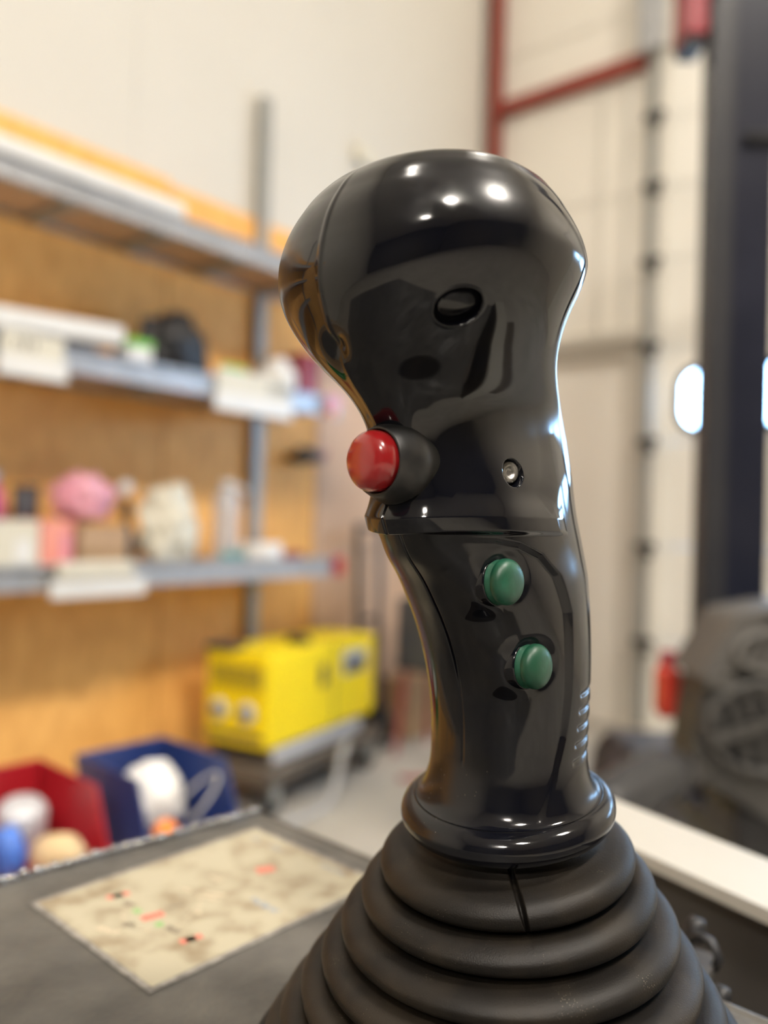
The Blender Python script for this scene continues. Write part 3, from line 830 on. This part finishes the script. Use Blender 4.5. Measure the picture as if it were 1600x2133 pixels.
ph = np.unique(np.round(np.concatenate([np.linspace(-180, 180, 420, endpoint=False), np.arange(-2.4, 2.41, .2), np.arange(62, 88, .5), np.arange(40, 72, .5), np.arange(78, 116, .4), np.arange(-116, -78, .6)]), 3))
keep = [ph[0]]
for p in ph[1:]:
    if p - keep[-1] > .12: keep.append(p)
ph = np.array(keep)
pr = np.radians(ph)
NE = 2.25
cx = np.sign(np.cos(pr)) * np.abs(np.cos(pr)) ** (2 / NE)
sx = np.sign(np.sin(pr)) * np.abs(np.sin(pr)) ** (2 / NE)
body = TAB[TAB[:, 0] > 83.5]
D = herm(body, 760)
z, k_, s_ = D.T
ker = np.exp(-.5 * (np.arange(-45, 46) / 17.) ** 2); ker /= ker.sum()
wz = 1 - sst(z, 221, 227)
k_ = k_ * (1 - wz) + wz * np.convolve(np.pad(k_, 45, 'edge'), ker, 'valid')
s_ = s_ * (1 - wz) + wz * np.convolve(np.pad(s_, 45, 'edge'), ker, 'valid')
A_ = np.interp(z, AZ, AV)
A_ = np.convolve(np.pad(A_, 45, 'edge'), ker, 'valid')
Bx = np.sqrt(2 - A_ ** 2)
P = (k_[:, None] + (A_ * s_)[:, None] * cx)[..., None] * Fv + ((Bx * s_)[:, None] * sx)[..., None] * Sv
P[..., 2] = z[:, None]
# flared foot of the grip: blends into the round collar
foot = []
k0 = (k_[0] + A_[0] * s_[0] * cx)[:, None] * Fv + (Bx[0] * s_[0] * sx)[:, None] * Sv
circ = np.cos(pr)[:, None] * Fv + np.sin(pr)[:, None] * Sv
zf = z[0]
for a in np.linspace(0, 90, 26)[1:]:
    a = math.radians(a)
    wgt = (1 - math.cos(a))
    q = k0 * (1 - wgt) + circ * 25.6 * wgt
    q[:, 2] = zf - (zf - 77.2) * math.sin(a)
    foot.append(q)
for a in np.linspace(90, -95, 26)[1:]:       # rounded rim
    a = math.radians(a)
    q = circ * (24.6 + 4.4 * math.cos(a)) + 0
    q[:, 2] = 72.9 + 4.4 * math.sin(a)
    foot.append(q)
for r_, zz in ((23.2, 68.0), (22.6, 67.0), (22.4, 65.0), (22.4, 60.0)):
    q = circ * r_
    q[:, 2] = zz
    foot.append(q)
P = np.concatenate([np.array(foot)[::-1], P])
nf = len(foot)
Z = P[..., 2].copy()
PH = np.broadcast_to(ph, Z.shape)
dz = np.gradient(P, axis=0); dp = np.roll(P, -1, 1) - np.roll(P, 1, 1)
Nn = np.cross(dp, dz); Nn /= np.linalg.norm(Nn, axis=-1, keepdims=True) + 1e-9
ctr = P.mean(1, keepdims=True)
sgn = np.sign(((P - ctr) * Nn).sum(-1).mean()); Nn *= sgn
disp = np.zeros(Z.shape)
isb = np.zeros(Z.shape); isb[nf:] = 1
aP = np.abs(PH)
U = aP * .42                                 # side coordinate in mm
# finger ledge
prof = np.where(Z < 151.4, sst(Z, 146.9, 148.4), (1 - np.clip((Z - 151.4) / 7.5, 0, 1)) ** 2.4)
amp = np.interp(aP, [0, 18, 45, 85, 97, 106], [3.8, 2.8, 1.3, 1.0, .8, 0])
disp += isb * prof * amp
# shallow panel above the ledge on both sides
pan = [(34 * .42, 151.6), (94 * .42, 152.4), (101 * .42, 155), (107 * .42, 160), (112 * .42, 168), (114 * .42, 200), (30 * .42, 200), (22 * .42, 165)]
sd = poly_sd(U, Z, pan)
disp -= isb * .7 * sst(sd, -.3, 6.0) * (1 - sst(Z, 160, 186))
# recessed pad with the green buttons
padp = [(30 * .42, 146.6), (58 * .42, 146.4), (72 * .42, 145.4), (84 * .42, 142.6), (90 * .42, 137.5), (91.5 * .42, 128), (88 * .42, 118), (85 * .42, 107), (80 * .42, 96), (72 * .42, 87), (63 * .42, 81.5), (54 * .42, 76), (48 * .42, 70), (2 * .42, 70), (2 * .42, 110), (8 * .42, 146.4)]
sd = poly_sd(U, Z, padp)
dep = np.interp(aP, [20, 38, 60, 90], [0., .2, .8, 1.35]) * np.interp(Z, [76, 80, 92], [0, .55, 1])
disp -= np.where(isb > 0, 1, sst(Z, 76.5, 79)) * dep * sst(sd, -.3, 1.7)
# seam: raised flash line over the head, open crack down the front
arcw = aP * np.pi / 180 * 27
disp += isb * .22 * np.exp(-(arcw / .38) ** 2) * sst(Z, 186, 190) * (1 - sst(Z, 222, 229))
crk = np.interp(Z, [84, 105, 108, 115, 128, 140, 147, 156, 158], [.12, .2, .5, 1.0, 1.1, .7, .5, .5, 0])
disp -= isb * crk * np.exp(-(np.abs(arcw) / .33) ** 4)
# pinched hollow under the nose of the head
dn = np.hypot(aP * np.pi / 180 * 34 * .8, (Z - 187.6))
disp -= isb * 1.5 * np.exp(-(dn / 2.6) ** 2)
disp += isb * .9 * np.exp(-arcw / 2.0) * sst(Z, 160, 170) * (1 - sst(Z, 180, 187))
# round blind recess on the head and the screw hole
def recess(c, r, depth, soft):
    d = np.linalg.norm(P - np.array(c), axis=-1)
    return -depth * (1 - sst(d, r - soft, r + .35))
c0 = np.array((-21.6, -57.6, 193.9))
q = P - c0
i0 = np.unravel_index((np.linalg.norm(q, axis=-1) + (1 - isb) * 99).argmin(), Z.shape)
n0 = Nn[i0]; t2 = np.array((0, 0, 1.)) - n0 * n0[2]; t2 /= np.linalg.norm(t2); t1 = np.cross(t2, n0)
if t1[0] < 0: t1 = -t1
uu, vv = q @ t1, q @ t2
ca, sa = math.cos(math.radians(20)), math.sin(math.radians(20))
rho = np.hypot((uu * ca + vv * sa) / 5.3, (-uu * sa + vv * ca) / 4.1)
near = (np.linalg.norm(q, axis=-1) < 12) & (isb > 0)
bowl = np.where(near & (rho < 1), 4.4 * np.sqrt(np.clip(1 - rho ** 2, 0, 1)) ** .8, 0) - np.where(near, .18 * np.exp(-((rho - 1.06) / .07) ** 2), 0)
disp += isb * recess((-4.7, -30.3, 162.3), 3.3, 3.6, .35)
# grip grooves on the back
for g in range(5):
    z0 = 106.2 - g * 4.25
    line = z0 + np.clip((aP - 97), -6, 60) * .035
    disp -= isb * .75 * np.exp(-((Z - line) / .62) ** 2) * sst(aP, 93 - g * 1.5, 97 - g * 1.5)
P = P + Nn * disp[..., None] - n0 * bowl[..., None]
# spot-faced seats for the side buttons
GB = ((-8.6, -30.6, 136.0), (.2, -23.2, 115.0))
for org in GB:
    q = P - np.array(org)
    h = q @ Sv
    rd = np.linalg.norm(q - h[..., None] * Sv, axis=-1)
    wq = np.where(h < .2, .62 * (1 - sst(rd, 5.7, 10.5)), .3 * (1 - sst(rd, 5.5, 8.5))) * (np.abs(h) < 9) * isb * (Z < 146.5)
    P = P + Sv * ((.2 - h) * wq)[..., None]
# the stick leans a little: tilt the foot
tl_ = math.tan(math.radians(5.0))
wt = 1 - sst(Z, 76, 100)
P[..., 2] += (P[..., 0] * tl_ + P[..., 1] * math.tan(math.radians(5.5))) * wt
grip = grid_mesh('grip', P * mm, 'grip', js, True, True)
tag(grip, 'glossy black plastic grip with bulbous head')

# rubber boot
rings = [(34.2, 60.0), (39.5, 51.8), (45.2, 42.7), (50.6, 33.6), (56.2, 25.0), (61.8, 16.3), (67.0, 8.0)]
pts = [(22.6, 67.5), (23.6, 66.0), (26.0, 64.7)]
for i, (r_, zz) in enumerate(rings):
    pts += [(r_ - 4.6, zz + 4.0), (r_ - 2.0, zz + 3.1), (r_ - .35, zz + 1.4), (r_, zz - .2), (r_ - .5, zz - 2.0), (r_ - 2.3, zz - 3.5), (r_ - 4.4, zz - 4.3)]
    if i < len(rings) - 1:
        pts += [(r_ - 5.0, zz - 4.9), (r_ - 3.2, zz - 5.0)] if i else [(r_ - 5.2, zz - 4.9), (r_ - 3.4, zz - 5.0)]
pts += [(63.5, 3.0), (66, 2.2), (71, 1.9), (71.6, 1.2), (71.6, .1)]
prof = herm(np.array(pts[::-1]), 560)
az = np.unique(np.round(np.concatenate([np.linspace(-180, 180, 220, endpoint=False), np.arange(-100, -82, .35), np.arange(4, 18, .4)]), 3))
ar = np.radians(az)
BP = np.zeros((len(prof), len(az), 3))
BP[..., 0] = prof[:, :1] * np.cos(ar); BP[..., 1] = prof[:, :1] * np.sin(ar); BP[..., 2] = prof[:, 1:]
zb = np.broadcast_to(prof[:, 1:], BP.shape[:2]); rb = np.broadcast_to(prof[:, :1], BP.shape[:2])
# split through the top ring, moulding seam down one side
xl_ = np.interp(zb, [55.5, 68], [.9, -2.6])
onf = (BP[..., 1] < 0) & (zb > 55.0)
cut = np.where(onf, np.exp(-(np.abs(BP[..., 0] - xl_) / np.interp(zb, [56, 64, 67], [.35, .75, .5])) ** 4), 0) * sst(zb, 55.2, 58)
rad_in = -2.4 * cut
seam = np.exp(-((az[None] - 12) / .55) ** 2) * .35
rad_in = rad_in - np.broadcast_to(seam, cut.shape)
BP[..., 0] += np.cos(ar)[None] * rad_in; BP[..., 1] += np.sin(ar)[None] * rad_in
BP[..., 2] -= 1.2 * cut
tilt = np.interp(zb, [0, 22, 60, 70], [0, 0, math.tan(math.radians(5.8)), math.tan(math.radians(5.4))])
BP[..., 2] += BP[..., 0] * tilt + BP[..., 1] * tilt * .9
BP[..., 0] += np.interp(zb, [0, 25, 60], [1.6, 1.2, 0])
bt = grid_mesh('rubber_boot', BP * mm, 'boot', js, False, False)
tag(bt, 'dusty ribbed black rubber boot')

# push buttons
def button(org, axis, prof_b, prof_c, mb, mc, nb, nc, lc):
    b = None
    if prof_b:
        b = MB().lathe([(r * mm, h * mm) for r, h in prof_b], Vector(org) * mm, axis, 56).build(nb, mb, js, True)
    c = MB().lathe([(r * mm, h * mm) for r, h in prof_c], Vector(org) * mm, axis, 56).build(nc, mc, js, True, lc)
    return b, c
def dome(r, h0, h1, bul=.9, n=14):
    out = [(r * .96, h0 - 3.5), (r, h0 - 3.0), (r, h0)]
    for k in range(1, n + 1):
        a = math.pi / 2 * k / n
        out.append((max(r * math.cos(a) ** bul, .02), h0 + (h1 - h0) * math.sin(a)))
    return out
ax_r = Vector(Fv) + Vector((0, 0, -.02))
button((-34.2, -35.4, 163.4), ax_r, [(9.9, -6), (9.9, .6), (9.6, 1.4), (8.8, 3.4), (8.0, 5.2), (7.6, 5.6), (7.25, 5.2), (7.25, 3)], dome(7.05, 6.6, 10.4, .62), 'grip_rubber', 'cap_red', 'button_bezel', 'red_button', 'glossy red push button')
ax_g = Vector(Sv) + Vector((0, 0, .05))
for org in GB:
    button(org, ax_g, [(5.9, -8), (5.9, .1), (5.7, .5), (5.55, .5), (5.55, -1)], [(5.4, -2), (5.5, -1.5), (5.5, 1.4), (5.2, 1.75), (5.2, 1.95), (5.5, 2.25)] + dome(5.5, 3.0, 5.6, .7)[2:], 'grip', 'cap_green', 'button_collar', 'green_button', 'dull green push button')
# screw at the bottom of its hole
sn = Vector((.45, -.88, .0)).normalized()
so = Vector((-4.7, -30.3, 162.3)) - sn * 3.2
MB().lathe([(.4 * mm, .15 * mm), (1.3 * mm, .15 * mm), (1.35 * mm, .9 * mm), (2.5 * mm, .9 * mm), (2.7 * mm, .5 * mm), (2.7 * mm, -1 * mm)], so * mm, sn, 24).build('screw', 'screw', js, True)

# ------------------------------------------------------------------ bench with parts bins beside the console
BZ = .718
bo = JB + JR.to_3x3() @ Vector((-.285, .725, 0))
def bin_frame(off):
    c = Vector((-.285, .725, 0)) + dA * off
    wv = JB + JR.to_3x3() @ c
    return wv
brz = YAW + math.atan2(dB.y, dB.x)        # local x of a bin looks along its open front
bench = empty('workbench', (bo.x, bo.y, 0), brz, 'low wooden workbench carrying the parts bins', 'workbench')
MB().box(-.16, .14, -.95, .06, BZ - .035, BZ, .004).build('bench_top', 'bench', bench)
for x in (-.13, .10):
    for y in (-.9, .02):
        MB().box(x - .025, x + .025, y - .025, y + .025, 0, BZ - .036, .003).build('leg', 'bench', bench)
def parts_bin(off, material, label):
    p = bin_frame(off)
    e = empty('parts_bin', (p.x, p.y, BZ), brz, label, 'bin', 'open parts bins on the bench')
    L2, W2, H = .092, .060, .092
    sidep = [(-L2, 0), (L2 - .012, 0), (L2, .032), (L2 - .028, .034), (L2 - .055, H), (-L2, H)]
    t = .003
    for y, n in ((-W2, 'side_wall'), (W2 - t, 'side_wall')):
        MB().prism(sidep, 'y', y, y + t).build(n, material, e)
    MB().box(-L2, L2 - .012, -W2 + t, W2 - t, 0.0005, .004).build('base', material, e)
    MB().box(-L2, -L2 + t, -W2 + t, W2 - t, .0045, H).build('rear_wall', material, e)
    MB().prism([(L2 - .0155, .0045), (L2 - .012, .0045), (L2, .032), (L2 - .0035, .032)], 'y', -W2 + t, W2 - t).build('front_lip', material, e)
    MB().box(-L2 - .006, -L2 - .0005, -W2, W2, H - .014, H, .002).build('hanger_rim', material, e)
    return e, p
RB = Matrix.Rotation(brz, 3, 'Z')
def inbin(p, v):
    return p + RB @ Vector(v)
_, pb = parts_bin(0, 'blue_bin', 'blue plastic parts bin with white packets and a wire coil')
_, pr_ = parts_bin(-.158, 'red_bin', 'red plastic parts bin with a blue cap and a wooden knob')
_, pg = parts_bin(-.300, 'green', 'green plastic parts bin beside the red bin')
def at_bin(m_, p, dz=BZ):
    m_.bm.transform(Matrix.Translation((p.x, p.y, dz)) @ Matrix.Rotation(brz, 4, 'Z'))
    return m_
thing(at_bin(MB().blob((-.028, .0, .045), (.045, .038, .045), 21, .12, 2, rest=.006), pb), 'white_packet', 'white', 'white plastic packet inside the blue parts bin', 'packet', None, True)
thing(at_bin(MB().blob((.050, -.03, .024), (.016, .015, .022), 23, .15, rest=.006), pb), 'orange_plug', 'orange', 'orange plastic plug inside the blue parts bin', 'plug', None, True)
coil = [(.034 + .020 * math.cos(a), .012 + .038 * math.sin(a), .045 + .03 * math.sin(a)) for a in np.linspace(-.4, 3.5, 30)]
thing(at_bin(MB().tube(coil, .0018, 8), pb), 'wire_coil', 'hose_grey', 'grey wire coil inside the blue parts bin', 'coil', None, True)
thing(at_bin(MB().lathe([(.022, 0), (.026, .005), (.026, .05), (.02, .058)], (-.045, .016, .010), (.2, -.05, 1), 30), pr_), 'glass_jar', 'silver', 'grey round cap inside the red parts bin', 'cap', None, True)
thing(at_bin(MB().blob((.002, -.018, .033), (.022, .018, .03), 31, .12, rest=.006), pr_), 'blue_cap', 'blue', 'bright blue cap inside the red parts bin', 'cap', None, True)
thing(at_bin(MB().lathe([(.016, -.02), (.021, -.014), (.021, .016), (.012, .022), (.012, .035)], (.046, .012, .034), (.9, .1, .25), 30), pr_), 'wooden_knob', 'wood', 'pale wooden knob lying in the red parts bin', 'knob', None, True)
thing(at_bin(MB().blob((.02, .01, .05), (.034, .034, .045), 37, .12, rest=.006), pg), 'white_bottle', 'white', 'white plastic bottle end in the green parts bin', 'bottle', None, True)
